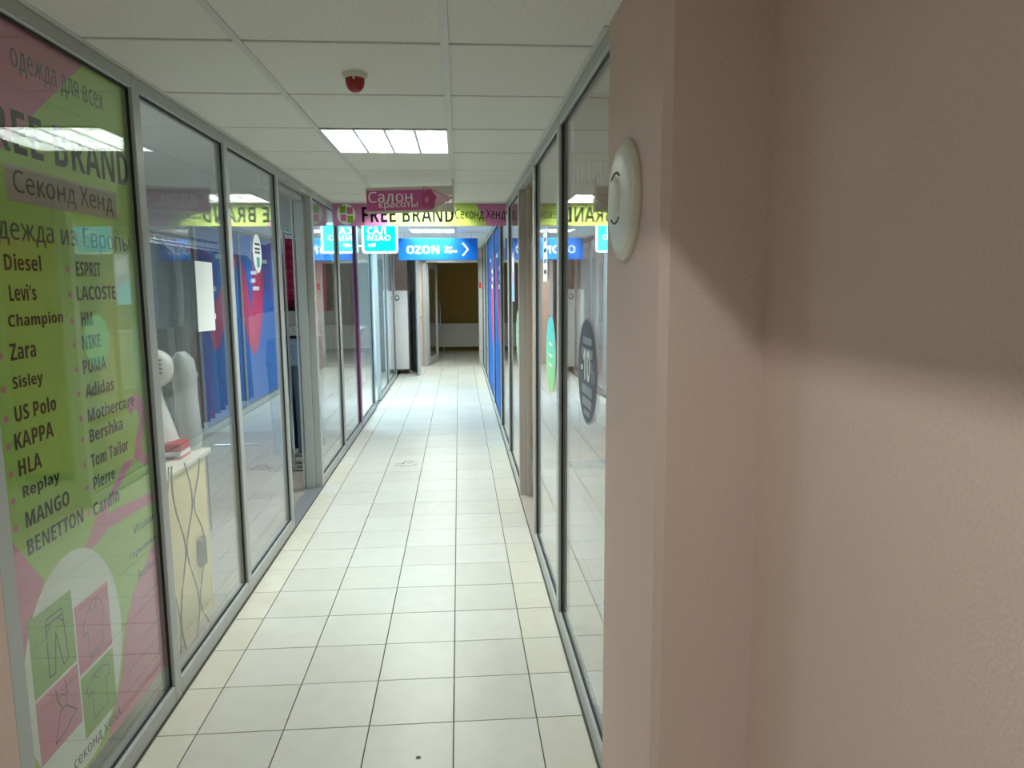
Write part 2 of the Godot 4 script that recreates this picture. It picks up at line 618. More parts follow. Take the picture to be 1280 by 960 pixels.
func left_fronts():
	bay(-1, 1.715, 2.70, M.alu, "aluminium framed pane covered by the green and pink poster", 0.06, 0.06)
	bay(-1, 2.70, 3.66, M.alu, "aluminium framed pane with a sheet of paper on it", 0.0, 0.055)
	bay(-1, 3.66, 4.64, M.alu, "aluminium framed pane with a small oval sticker beside the doorway", 0.0, 0.05)
	# open doorway of the clothes shop
	var dr := root_at("door_1")
	structure(dr, "open aluminium doorway of the clothes shop")
	block("top_rail", Vector3(XL - 0.05, CEIL - 0.05, -4.64), Vector3(XL - 0.001, CEIL - 0.003, -5.62), M.alu, dr, 0.003)
	block("track", Vector3(XL - 0.12, CEIL - 0.09, -4.64), Vector3(XL - 0.06, CEIL - 0.003, -5.62), M.alu, dr, 0.003)
	block("jamb_lining", Vector3(XL - 0.115, 0.0, -5.58), Vector3(XL - 0.05, CEIL - 0.003, -5.62), M.alu, dr, 0.003)
	block("guide_post", Vector3(XL - 0.14, 0.0, -5.58), Vector3(XL - 0.126, CEIL - 0.003, -5.62), M.alu, dr, 0.003)
	post(dr, -1, 5.62, 5.69, M.alu)
	bay(-1, 5.69, 6.86, M.alu, "aluminium framed dark pane beyond the clothes shop doorway", 0.0, 0.05)
	bay(-1, 6.86, 8.06, M.alu, "aluminium framed pane before the pink post", 0.0, 0.08, M.pink_alu)
	bay(-1, 8.06, 9.33, M.alu, "pane of the brightly lit phone shop", 0.0, 0.05)
	var d2 := root_at("door_2")
	structure(d2, "open doorway of the brightly lit phone shop")
	block("top_rail", Vector3(XL - 0.05, CEIL - 0.05, -9.33), Vector3(XL - 0.001, CEIL - 0.003, -9.98), M.alu, d2, 0.003)
	post(d2, -1, 9.98, 10.05, M.alu)
	bay(-1, 10.05, 11.2, M.alu, "pane of the phone shop beyond its doorway", 0.0, 0.05)
	bay(-1, 11.2, 12.56, M.alu, "last pane of the phone shop beside the recess", 0.0, 0.07)

func right_fronts():
	bay(1, 2.115, 3.21, M.alu, "aluminium framed pane with the round grey discount sticker", 0.0, 0.07)
	bay(1, 3.21, 4.26, M.alu, "aluminium framed pane with the cyan and green disc", 0.0, 0.06)
	var dr := root_at("door_3")
	structure(dr, "open doorway with bronze jamb and warm light inside")
	block("top_rail", Vector3(XR + 0.001, CEIL - 0.05, -4.26), Vector3(XR + 0.05, CEIL - 0.003, -5.24), M.alu, dr, 0.003)
	block("jamb_lining", Vector3(XR + 0.05, 0.0, -5.2), Vector3(XR + 0.08, CEIL - 0.003, -5.24), M.bronze, dr, 0.003)
	post(dr, 1, 5.24, 5.31, M.bronze)
	bay(1, 5.31, 6.46, M.alu, "aluminium framed pane with the pale green disc", 0.0, 0.05)
	bay(1, 6.46, 7.7, M.alu, "aluminium framed pane before the blue posters", 0.0, 0.06)
	bay(1, 7.7, 9.2, M.alu, "pane covered by the first blue and magenta poster", 0.0, 0.05)
	bay(1, 9.2, 11.2, M.alu, "pane covered by the second blue and magenta poster", 0.0, 0.05)
	bay(1, 11.2, 12.5, M.alu, "pane beyond the blue posters", 0.0, 0.05)
	bay(1, 12.5, 13.8, M.alu, "last pane before the end wall", 0.0, 0.06)
	structure(block("wall_return_right", Vector3(XR, 0, -13.8), Vector3(0.7, 2.56, -14.25), M.plaster, null, 0.004))

# ---------------------------------------------------------------- lamps, signs

func ceiling_light(d: float):
	# recessed louvre luminaire: white tray, four tubes, lamellas
	var which: String = {-2.5: "behind the trough light", 3.5: "beyond the fire detector", 5.9: "just before the brand banner", 9.5: "above the blue hanging sign", 11.3: "just beyond the blue hanging sign", 13.1: "before the end door"}[d]
	var t := thing("ceiling_light", "square recessed louvre ceiling light " + which, "ceiling light", Vector3(-0.3325, CEIL, -(d + 0.3)), "square louvre lights in the corridor ceiling")
	var w := 0.292
	block("tray", Vector3(-w, 0.10, -w), Vector3(w, 0.105, w), M.lamp_white, t, 0.0)
	for s in [-1, 1]:
		block("tray_side", Vector3(s * w, -0.004, -w), Vector3(s * (w - 0.006), 0.10, w), M.louvre, t, 0.0)
		block("tray_side", Vector3(-w, -0.004, s * w), Vector3(w, 0.10, s * (w - 0.006)), M.louvre, t, 0.0)
	for k in 4:
		var x := -0.21 + 0.14 * k
		var st := SurfaceTool.new()
		st.begin(Mesh.PRIMITIVE_TRIANGLES)
		tube(st, [Vector3(x, 0.08, -0.28), Vector3(x, 0.08, 0.28)], 0.013, 10)
		put("fluorescent_tube", finish(st), M.tube, t)
		area("tube_light", t, Vector3(x, 0.062, 0.0), Vector2(0.032, 0.54), LAMP_POWER, LAMP_COLOR)
	for k in 3:
		var x := -0.14 + 0.14 * k
		var st := SurfaceTool.new()
		st.begin(Mesh.PRIMITIVE_TRIANGLES)
		# wedge: narrow above, wide below
		var p := [Vector2(-0.007, -0.002), Vector2(0.007, -0.002), Vector2(0.003, 0.055), Vector2(-0.003, 0.055)]
		for i in 4:
			var a: Vector2 = p[i]
			var b: Vector2 = p[(i + 1) % 4]
			quad(st, Vector3(a.x, a.y, -0.285), Vector3(b.x, b.y, -0.285), Vector3(b.x, b.y, 0.285), Vector3(a.x, a.y, 0.285), Vector3(b.y - a.y, a.x - b.x, 0))
		put("lamella", finish(st), M.louvre, t, Vector3(x, 0, 0))
	for k in 3:
		var z := -0.146 + 0.146 * k
		block("cross_lamella", Vector3(-0.285, 0.012, z - 0.001), Vector3(0.285, 0.052, z + 0.001), M.louvre, t, 0.0)

func trough_light():
	# deep linear trough with one thin tube between the camera and the column; its lips cut the light off on the walls
	var t := thing("trough_light", "deep recessed linear trough light with dark sides before the column", "ceiling light", Vector3(-0.3325, CEIL, -0.5))
	var hl := 0.585
	for sg in [-1, 1]:
		block("side_baffle", Vector3(sg * 0.20, -0.004, -hl), Vector3(sg * 0.21, 0.25, hl), M.alu, t, 0.0)
		block("flange", Vector3(sg * 0.21, -0.004, -hl), Vector3(sg * 0.289, 0.004, hl), M.lamp_white, t, 0.0)
		block("end_baffle", Vector3(-0.2, -0.004, sg * hl), Vector3(0.2, 0.25, sg * (hl - 0.01)), M.alu, t, 0.0)
	block("cover", Vector3(-0.2, 0.24, -hl), Vector3(0.2, 0.25, hl), M.alu, t, 0.0)
	var st := SurfaceTool.new()
	st.begin(Mesh.PRIMITIVE_TRIANGLES)
	tube(st, [Vector3(0, 0.225, -0.55), Vector3(0, 0.225, 0.55)], 0.008, 10)
	put("fluorescent_tube", finish(st), M.tube, t)
	area("tube_light", t, Vector3(0, 0.214, 0), Vector2(0.018, 1.08), 1.4, LAMP_COLOR)

func fire_detector():
	var t := thing("fire_detector", "small white ceiling fire detector under a red dome cap", "detector", Vector3(-0.34, CEIL, -2.62))
	put("base", lathe([Vector2(0, -0.017), Vector2(0.032, -0.017), Vector2(0.040, -0.012), Vector2(0.043, -0.002), Vector2(0.043, 0.0)], 28), M.offwhite, t)
	var c := put("dome_cap", lathe([Vector2(0, -0.062), Vector2(0.012, -0.060), Vector2(0.022, -0.053), Vector2(0.029, -0.042), Vector2(0.0325, -0.028), Vector2(0.0325, -0.016)], 28), M.red, t)
	c.set_meta("label", "dark red plastic dome cap")
	block("clip", Vector3(-0.003, -0.026, 0.031), Vector3(0.003, -0.012, 0.036), M.offwhite, t, 0.0)

func salon_sign():
	var t := thing("arrow_sign", "clear hanging plate with a magenta arrow reading Салон красоты", "sign", Vector3(-0.315, 2.12, -5.0))
	t.rotation.z = 0.028
	var plate := mat(Color8(196, 186, 172), 0.3)
	plate.transparency = BaseMaterial3D.TRANSPARENCY_ALPHA
	plate.albedo_color.a = 0.8
	plate.roughness = 0.3
	put("plate", prism(PackedVector2Array(rect(-0.287, -0.085, 0.287, 0.085)), -0.002, 0.002), plate, t)
	put("arrow_print", prism(PackedVector2Array([Vector2(-0.285, -0.068), Vector2(0.15, -0.068), Vector2(0.17, 0.0), Vector2(0.15, 0.066), Vector2(-0.285, 0.066)]), 0.0022, 0.003), M.magenta, t)
	put("arrow_head_print", prism(PackedVector2Array([Vector2(0.095, -0.082), Vector2(0.283, 0.005), Vector2(0.095, 0.083)]), 0.0022, 0.0026), mat(Color8(196, 158, 160), 0.5), t)
	var hair := mat(Color8(160, 50, 104), 0.5)
	stroke("arrow_outline", [[Vector2(0.095, -0.082), Vector2(0.283, 0.005), Vector2(0.095, 0.083), Vector2(0.095, 0.066)]], 0.004, 0.0032, hair, t)
	# a woman's profile with wavy hair printed in darker pink
	flat("hair_print", [Vector2(0.075, -0.03), Vector2(0.10, -0.055), Vector2(0.125, -0.048), Vector2(0.15, -0.06), Vector2(0.168, -0.035), Vector2(0.16, -0.01), Vector2(0.18, 0.005), Vector2(0.168, 0.03), Vector2(0.15, 0.05), Vector2(0.11, 0.058), Vector2(0.08, 0.038), Vector2(0.085, 0.005)], 0.0036, hair, t)
	flat("face_print", [Vector2(0.098, -0.008), Vector2(0.112, -0.026), Vector2(0.122, -0.018), Vector2(0.126, 0.006), Vector2(0.115, 0.022), Vector2(0.102, 0.014)], 0.0042, M.pink, t)
	letters("Салон", -0.272, 0.018, -0.012, 0.058, 0.0036, M.pale_print, t)
	letters("красоты", -0.205, 0.05, -0.06, -0.016, 0.0036, M.pale_print, t)
	# both hangers
	for x in [-0.28, 0.283]:
		var st := SurfaceTool.new()
		st.begin(Mesh.PRIMITIVE_TRIANGLES)
		tube(st, [Vector3(x, 0.08, -0.004), Vector3(x, 0.146 - x * 0.028, -0.004)], 0.002, 6)
		put("hanger_wire", finish(st), M.offwhite, t)
	block("edge_strip", Vector3(0.287, -0.10, -0.004), Vector3(0.297, 0.13, 0.004), M.pale_print, t, 0.001)

func brand_banner():
	var t := thing("shop_banner", "pink and lime banner reading FREE BRAND across the corridor", "banner", Vector3(0, 2.073, -6.55))
	var h := 0.192
	put("board", prism(PackedVector2Array(rect(XL + 0.003, 0, XR - 0.003, h)), -0.004, 0.0), M.rose, t)
	flat("lime_print", [Vector2(-0.575, 0), Vector2(0.26, 0), Vector2(0.16, h), Vector2(-0.68, h)], 0.0006, M.lime, t)
	flat("logo_disc", ellipse(Vector2(-0.965, 0.1), 0.08, 0.088, 32), 0.0010, M.pale_print, t)
	for q in [[-1.018, 0.112, 0], [-0.958, 0.100, 1], [-1.014, 0.040, 1], [-0.956, 0.028, 0]]:
		flat("logo_square", rect(q[0], q[1], q[0] + 0.05, q[1] + 0.06), 0.0016, M.pink if q[2] else M.green, t)
	letters("FREE BRAND", -0.83, -0.035, 0.032, 0.162, 0.0012, M.ink, t, true)
	letters("Секонд Хенд", -0.02, XR - 0.01, 0.040, 0.145, 0.0012, M.ink, t)

func parcel_sign():
	var t := thing("hanging_sign", "blue hanging sign reading OZON with a white arrow", "sign", Vector3(-0.267, 1.895, -10.0))
	block("panel", Vector3(-0.53, 0, -0.02), Vector3(0.53, 0.287, 0.02), M.blue, t, 0.003)
	letters("OZON", -0.425, 0.012, 0.085, 0.19, 0.0206, M.print_white, t, true)
	letters("Пункт", 0.09, 0.19, 0.135, 0.185, 0.0206, M.print_white, t)
	letters("выдачи", 0.09, 0.25, 0.085, 0.13, 0.0206, M.print_white, t)
	stroke("arrow_print", [[Vector2(0.335, 0.215), Vector2(0.40, 0.14), Vector2(0.335, 0.065)]], 0.024, 0.0206, M.print_white, t)
	for x in [-0.45, 0.45]:
		var st := SurfaceTool.new()
		st.begin(Mesh.PRIMITIVE_TRIANGLES)
		tube(st, [Vector3(x, 0.286, 0), Vector3(x, CEIL - 1.895 - 0.003, 0)], 0.003, 6)
		put("hanger_wire", finish(st), M.chrome, t)

func light_box():
	var t := thing("light_box", "glowing cyan square light box with white lettering and rim", "light box", Vector3(-0.88, 1.92, -8.5))
	put("case", prism(PackedVector2Array(round_rect(-0.20, 0.0, 0.20, 0.34, 0.035)), -0.05, 0.05), M.white, t)
	var rim := glow(Color(0.9, 1.0, 1.0), 2.2)
	var cyan := glow(Color(0.0, 0.86, 0.95), 1.5)
	for s in [1.0, -1.0]:
		var f := Node3D.new()
		f.name = "face"
		t.add_child(f, true)
		if s < 0:
			f.basis = Basis(Vector3(-1, 0, 0), Vector3.UP, Vector3(0, 0, -1))
		put("glowing_rim", prism(PackedVector2Array(round_rect(-0.20, 0.0, 0.20, 0.34, 0.035)), 0.0502, 0.052), rim, f)
		put("glowing_panel", prism(PackedVector2Array(round_rect(-0.178, 0.022, 0.178, 0.318, 0.024)), 0.052, 0.0535), cyan, f)
		letters("САЛ", -0.14, 0.07, 0.215, 0.29, 0.054, rim, f, true)
		letters("NIAO", -0.14, 0.12, 0.142, 0.203, 0.054, rim, f, true)
		flat("logo_print", [Vector2(-0.13, 0.075), Vector2(-0.05, 0.075), Vector2(-0.05, 0.12), Vector2(-0.07, 0.105), Vector2(-0.09, 0.11), Vector2(-0.11, 0.098), Vector2(-0.13, 0.105)], 0.0545, rim, f)
	area("face_light", t, Vector3(0, 0.17, 0.06), Vector2(0.38, 0.32), 0.05, Color(0.35, 0.93, 1.0), Vector3.BACK)
	area("face_light", t, Vector3(0, 0.17, -0.06), Vector2(0.38, 0.32), 0.03, Color(0.35, 0.93, 1.0), Vector3.FORWARD)
	block("bracket", Vector3(-0.205, 0.10, -0.015), Vector3(-0.199, 0.24, 0.015), M.chrome, t, 0.0)

func round_fixture():
	var t := thing("round_wall_fixture", "round white domed fixture mounted on the plaster column", "wall fixture", Vector3(XR - 0.002, 1.763, -1.86))
	t.basis = Basis(Vector3(0, 1, 0), Vector3(-1, 0, 0), Vector3(0, 0, 1))
	put("base_plate", lathe([Vector2(0.148, 0.0), Vector2(0.150, 0.006), Vector2(0.147, 0.014), Vector2(0.139, 0.018), Vector2(0, 0.018)], 48), M.offwhite, t)
	put("dome", lathe([Vector2(0.130, 0.018), Vector2(0.126, 0.022), Vector2(0.108, 0.026), Vector2(0.08, 0.029), Vector2(0.04, 0.031), Vector2(0, 0.031)], 48), M.white, t)
	# raised middle piece with a recess above and below it
	var rings := []
	for k in 9:
		var a := -1.0 + 0.25 * k
		var r := sqrt(maxf(0.02, 1.0 - a * a))
		rings.append([Vector3(0, a * 0.055, 0), 0.014 * r + 0.003, 0.06 * r, 0.0])
	var c := put("raised_centre", loft(rings, 20), M.white, t, Vector3(0.005, 0.027, 0))
	c.basis = Basis(Vector3(0, 1, 0), Vector3(1, 0, 0), Vector3(0, 0, -1))
	for s in [-1, 1]:
		var st := SurfaceTool.new()
		st.begin(Mesh.PRIMITIVE_TRIANGLES)
		var pts := []
		for k in 9:
			var z := -0.045 + 0.01125 * k
			pts.append(Vector3(s * (0.062 - 6.0 * z * z) + 0.005, 0.029, z))
		tube(st, pts, 0.0035, 6)
		put("groove_seal", finish(st), M.ink_grey, t)

# ---------------------------------------------------------------- prints on the panes

func window_poster():
	# film behind the first left pane; measured depth and height scaled to the film's plane
	var t := thing("window_poster", "green and pink window film listing clothing brands under FREE BRAND", "poster", Vector3(-1.1165, 0.158, 0))
	face_left(t)
	var Y := func(y: float) -> float: return (y - 1.5533) * 1.018 + 1.5533 - 0.158
	var P := func(u: float, y: float) -> Vector2: return Vector2(u * 1.018, Y.call(y))
	var poly := func(a: Array) -> Array:
		var r := []
		for q in a:
			r.append(P.call(q[0], q[1]))
		return r
	var u0 := 1.778
	var u1 := 2.592
	var film := mat(Color8(128, 176, 24), 0.5)
	film.backlight_enabled = true
	film.backlight = Color8(165, 180, 95)
	film.cull_mode = BaseMaterial3D.CULL_DISABLED
	var sheet := SurfaceTool.new()
	sheet.begin(Mesh.PRIMITIVE_TRIANGLES)
	var q4: Array = poly.call([[u0, 0.175], [u1, 0.175], [u1, 2.206], [u0, 2.206]])
	quad(sheet, Vector3(q4[0].x, q4[0].y, 0), Vector3(q4[1].x, q4[1].y, 0), Vector3(q4[2].x, q4[2].y, 0), Vector3(q4[3].x, q4[3].y, 0), Vector3.BACK)
	put("film", finish(sheet), film, t)
	# pink fields
	flat("pink_print", poly.call([[u0, 1.81], [1.884, 1.878], [1.993, 1.946], [2.055, 2.002], [2.34, 2.206], [u0, 2.206]]), 0.0006, M.pink, t)
	flat("pink_print", poly.call([[u0, 0.955], [1.905, 0.795], [1.84, 0.70], [u0, 0.60]]), 0.0006, M.pink, t)
	flat("pink_print", poly.call([[u1, 0.66], [2.395, 0.548], [2.322, 0.471], [2.27, 0.32], [2.15, 0.176], [u1, 0.176]]), 0.0006, M.pink, t)
	# the pink ribbon
	flat("pink_ribbon", poly.call([[2.447, 1.16], [2.47, 1.195], [2.52, 1.20], [2.57, 1.17], [2.582, 1.11], [2.55, 1.05], [2.53, 1.01], [2.585, 0.955], [2.56, 0.94], [2.47, 0.985], [2.50, 1.05], [2.535, 1.10], [2.53, 1.14], [2.50, 1.155], [2.475, 1.13]]), 0.0006, M.pink, t)
	flat("pink_ribbon", poly.call([[2.47, 0.985], [2.40, 0.99], [2.27, 0.90], [2.20, 0.87], [2.09, 0.78], [2.17, 0.79], [2.26, 0.815], [2.592, 0.80], [2.592, 0.835], [2.30, 0.86], [2.25, 0.86], [2.35, 0.92]]), 0.0006, M.pink, t)
	# logo
	flat("logo_disc", ellipse(P.call(2.03, 0.505), 0.262 * 1.018, 0.318 * 1.018, 56), 0.0010, M.pale_print, t)
	for q in [[1.815, 0.51, 2.020, 0.72, 0], [2.030, 0.455, 2.223, 0.66, 1], [1.815, 0.325, 2.020, 0.500, 1], [2.030, 0.26, 2.221, 0.445, 0]]:
		flat("logo_square", poly.call([[q[0], q[1]], [q[2], q[1]], [q[2], q[3]], [q[0], q[3]]]), 0.0014, M.pink if q[4] else M.green, t)
	var L := func(a: Array, lines: Array) -> Array:
		var r := []
		for l in lines:
			var o := []
			for q in l:
				o.append(P.call(a[0] + q[0] * a[2], a[1] + q[1] * a[3]))
			r.append(o)
		return r
	# trousers, shirt, dress, jacket drawn in line
	stroke("trousers_drawing", L.call([1.815, 0.51, 0.205, 0.21], [[[0.38, 0.86], [0.74, 0.86], [0.76, 0.72], [0.80, 0.14], [0.68, 0.12], [0.56, 0.60], [0.48, 0.10], [0.34, 0.12], [0.36, 0.72], [0.38, 0.86]], [[0.37, 0.78], [0.75, 0.78]], [[0.36, 0.68], [0.46, 0.76]], [[0.75, 0.68], [0.66, 0.76]]]), 0.004, 0.0018, M.ink, t)
	stroke("shirt_drawing", L.call([2.03, 0.455, 0.193, 0.205], [[[0.30, 0.12], [0.74, 0.12], [0.74, 0.58], [0.82, 0.56], [0.80, 0.74], [0.68, 0.86], [0.54, 0.90], [0.40, 0.84], [0.22, 0.70], [0.18, 0.50], [0.30, 0.52], [0.30, 0.12]], [[0.40, 0.84], [0.46, 0.76], [0.58, 0.78], [0.62, 0.88]], [[0.30, 0.17], [0.74, 0.17]]]), 0.0035, 0.0018, M.ink_grey, t)
	stroke("dress_drawing", L.call([1.815, 0.325, 0.205, 0.175], [[[0.44, 0.92], [0.46, 0.72], [0.54, 0.58], [0.50, 0.52], [0.34, 0.10], [0.60, 0.16], [0.88, 0.30], [0.64, 0.54], [0.70, 0.74], [0.66, 0.94]], [[0.46, 0.72], [0.56, 0.78], [0.62, 0.72], [0.70, 0.74]], [[0.50, 0.52], [0.64, 0.54]]]), 0.0035, 0.0018, M.ink, t)
	stroke("jacket_drawing", L.call([2.03, 0.26, 0.191, 0.185], [[[0.28, 0.16], [0.28, 0.66], [0.16, 0.60], [0.14, 0.76], [0.34, 0.86], [0.60, 0.88], [0.82, 0.80], [0.86, 0.62], [0.72, 0.64], [0.72, 0.18], [0.28, 0.16]], [[0.34, 0.86], [0.48, 0.76], [0.60, 0.88]]]), 0.0035, 0.0018, M.ink_grey, t)
	# writing
	var W := func(s: String, a: float, b: float, y: float, h: float, m: Material, bold: bool):
		letters(s, a * 1.018, b * 1.018 if b > 0.0 else 0.0, Y.call(y), Y.call(y) + h, 0.0012, m, t, bold)
	W.call("одежда для всех", 1.975, 2.45, 2.085, 0.062, M.ink_grey, false)
	W.call("FREE BRAND", 1.79, 2.588, 1.888, 0.108, M.ink, true)
	flat("title_strip", poly.call([[1.905, 1.768], [2.485, 1.768], [2.485, 1.857], [1.905, 1.857]]), 0.0008, mat(Color8(178, 168, 150), 0.6), t)
	W.call("Секонд Хенд", 1.935, 2.46, 1.778, 0.070, M.ink_grey, false)
	W.call("Одежда из Европы", 1.79, 2.56, 1.655, 0.075, M.ink_grey, false)
	var first := [["Diesel", 1.60, 1.867, 2.025], ["Levi's", 1.525, 1.875, 1.99], ["Champion", 1.452, 1.860, 2.108], ["Zara", 1.380, 1.855, 1.964], ["Sisley", 1.300, 1.853, 1.984], ["US Polo", 1.228, 1.849, 2.034], ["KAPPA", 1.160, 1.838, 2.010], ["HLA", 1.092, 1.843, 1.942], ["Replay", 1.025, 1.850, 2.019], ["MANGO", 0.956, 1.850, 2.056], ["BENETTON", 0.885, 1.846, 2.121]]
	for q in first:
		W.call(q[0], q[2], q[3], q[1] - 0.002, 0.042, M.ink, true)
		flat("pink_dot", ellipse(P.call(1.822 - (1.6 - q[1]) * 0.02, q[1] + 0.012), 0.009, 0.009, 10), 0.0008, M.pink, t)
	var second := [["ESPRIT", 1.590, 2.200, 2.345], ["LACOSTE", 1.520, 2.192, 2.432], ["HM", 1.445, 2.206, 2.27], ["NIKE", 1.376, 2.199, 2.31], ["PUMA", 1.306, 2.192, 2.33], ["Adidas", 1.235, 2.194, 2.371], ["Mothercare", 1.163, 2.195, 2.503], ["Bershka", 1.101, 2.194, 2.408], ["Tom Tailor", 1.026, 2.191, 2.435], ["Pierre", 0.957, 2.194, 2.33], ["Cardin", 0.880, 2.181, 2.345]]
	for q in second:
		W.call(q[0], q[2], q[3], q[1] - 0.002, 0.042, M.ink, true)
		flat("pink_dot", ellipse(P.call(2.155, q[1] + 0.016), 0.009, 0.009, 10), 0.0008, M.pink, t)
	for q in [["Италии", 2.43, 2.58, 0.735], ["Германии", 2.385, 2.585, 0.655], ["Англии", 2.43, 2.58, 0.575]]:
		W.call(q[0], q[1], q[2], q[3], 0.030, M.ink_grey, false)
	# faint slanting lines of small print in the lower pink field
	for q in [[2.44, 2.575, 0.50], [2.56, 2.56, 0.43], [2.41, 2.575, 0.37], [2.31, 2.575, 0.31], [2.27, 2.57, 0.25]]:
		var dashes := []
		var x: float = q[0]
		while x < q[1]:
			dashes.append([P.call(x, q[2]), P.call(x + 0.012, q[2] + 0.008), P.call(x + 0.016, q[2] - 0.004)])
			x += 0.026
		stroke("small_print", dashes, 0.0025, 0.0012, M.ink_grey, t)
	W.call("секонд хенд", 1.96, 2.24, 0.205, 0.034, M.ink_grey, false)

func left_pane_papers():
	var t := thing("paper_sheet", "blank white sheet of paper taped to the second glass pane", "paper", Vector3(-1.104, 1.36, -3.28))
	face_left(t)
	put("sheet", prism(PackedVector2Array([Vector2(-0.105, 0.006), Vector2(0.11, 0.0), Vector2(0.115, 0.302), Vector2(-0.098, 0.304)]), 0.0, 0.0012), mat(Color8(222, 226, 224), 0.7), t)
	block("tape", Vector3(0.10, 0.05, 0.0012), Vector3(0.125, 0.075, 0.0018), M.offwhite, t, 0.0)
	var s := thing("oval_sticker", "small white oval sticker with a green mark on glass", "sticker", Vector3(-1.104, 1.63, -4.16))
	face_left(s)
	put("backing", prism(PackedVector2Array(ellipse(Vector2(0, 0.105), 0.085, 0.105, 32)), 0.0, 0.0008), M.print_white, s)
	flat("green_mark", [Vector2(-0.02, 0.03), Vector2(0.03, 0.03), Vector2(0.035, 0.085), Vector2(-0.025, 0.085)], 0.0012, mat(Color8(60, 165, 130), 0.5), s)
	for y in [0.15, 0.125, 0.105]:
		flat("print_line", rect(-0.05, y, 0.05, y + 0.011), 0.0012, M.ink_grey, s)

func disc_sticker(d: float, y: float, r: float, label: String) -> Node3D:
	var t := thing("disc_sticker", label, "sticker", Vector3(GR - 0.0005, y - r, -d))
	face_right(t)
	return t

func right_pane_stickers():
	var g := mat(Color8(84, 88, 100), 0.5)
	var lt := mat(Color8(150, 155, 165), 0.5)
	var r := 0.19
	var t := disc_sticker(2.54, 1.248, r, "round dark grey discount sticker reading -10% on glass")
	put("rim", prism(PackedVector2Array(ellipse(Vector2(0, r), r, r, 48)), 0.0, 0.0006), lt, t)
	flat("disc", ellipse(Vector2(0, r), r - 0.008, r - 0.008, 48), 0.0010, g, t)
	letters("-10", -0.12, 0.06, r - 0.035, r + 0.075, 0.0014, M.print_white, t, true)
	letters("%", 0.07, 0.15, r - 0.03, r + 0.04, 0.0014, lt, t, true)
	for q in [[-0.08, 0.09, 0.285, 0.025], [-0.11, 0.11, 0.30 - 0.06, 0.03], [-0.09, 0.11, 0.295 - 0.09, -0.0], [-0.10, 0.10, 0.105, 0.032], [-0.09, 0.09, 0.062, 0.03], [-0.06, 0.06, 0.03, 0.02]]:
		if q[3] > 0.0:
			flat("print_line", rect(q[0], q[2], q[1], q[2] + q[3]), 0.0014, lt, t)
	# disc whose dye runs from cyan to green
	for q in [[3.57, 1.21, 0.188, "round sticker dyed cyan to green on the pane before the doorway"], [5.56, 1.17, 0.19, "round pale green sticker on the pane beyond the doorway"]]:
		var s := disc_sticker(q[0], q[1], q[2], q[3])
		var rr: float = q[2]
		var st := SurfaceTool.new()
		st.begin(Mesh.PRIMITIVE_TRIANGLES)
		var top := Color(0.05, 0.55, 0.62) if q[0] < 4.0 else Color(0.30, 0.62, 0.42)
		var low := Color(0.32, 0.60, 0.16) if q[0] < 4.0 else Color(0.32, 0.62, 0.40)
		for k in 48:
			var a := Vector2(cos(TAU * k / 48), sin(TAU * k / 48)) * rr
			var b := Vector2(cos(TAU * (k + 1) / 48), sin(TAU * (k + 1) / 48)) * rr
			for v in [Vector2.ZERO, b, a]:
				st.set_color(low.lerp(top, 0.5 + v.y / rr * 0.5))
				st.add_vertex(Vector3(v.x, v.y + rr, 0.0008))
		var m := mat(Color(1, 1, 1), 0.5)
		m.vertex_color_use_as_albedo = true
		put("print", finish(st), m, s)
		put("backing", prism(PackedVector2Array(ellipse(Vector2(0, rr), rr, rr, 48)), 0.0, 0.0006), M.white, s)
		for y in [rr * 1.25, rr * 0.95, rr * 0.7]:
			flat("print_line", rect(-0.07, y, 0.07, y + 0.012), 0.0014, M.pale_print, s)
	var n := thing("hours_notice", "narrow white notice stuck high on the pane", "notice", Vector3(GR - 0.0005, 1.57, -3.8))
	face_right(n)
	put("sheet", prism(PackedVector2Array(rect(-0.09, 0, 0.09, 0.27)), 0.0, 0.0008), M.print_white, n)
	for k in 4:
		flat("print_line", rect(-0.05, 0.04 + 0.055 * k, 0.05, 0.06 + 0.055 * k), 0.0012, mat(Color8(90, 120, 160), 0.5) if k % 2 else M.ink_grey, n)
	var p := thing("advert_sheet", "lilac and white advert sheet on the pane beyond the doorway", "poster", Vector3(GR - 0.0005, 1.42, -6.05))
	face_right(p)
	put("sheet", prism(PackedVector2Array(rect(-0.13, 0, 0.13, 0.40)), 0.0, 0.0008), mat(Color8(190, 180, 215), 0.5), p)
	flat("white_print", [Vector2(-0.13, 0), Vector2(0.13, 0), Vector2(0.13, 0.12), Vector2(-0.13, 0.2)], 0.0012, mat(Color8(150, 200, 225), 0.5), p)
	flat("white_print", [Vector2(-0.1, 0.26), Vector2(0.1, 0.22), Vector2(0.1, 0.34), Vector2(-0.1, 0.38)], 0.0012, M.print_white, p)

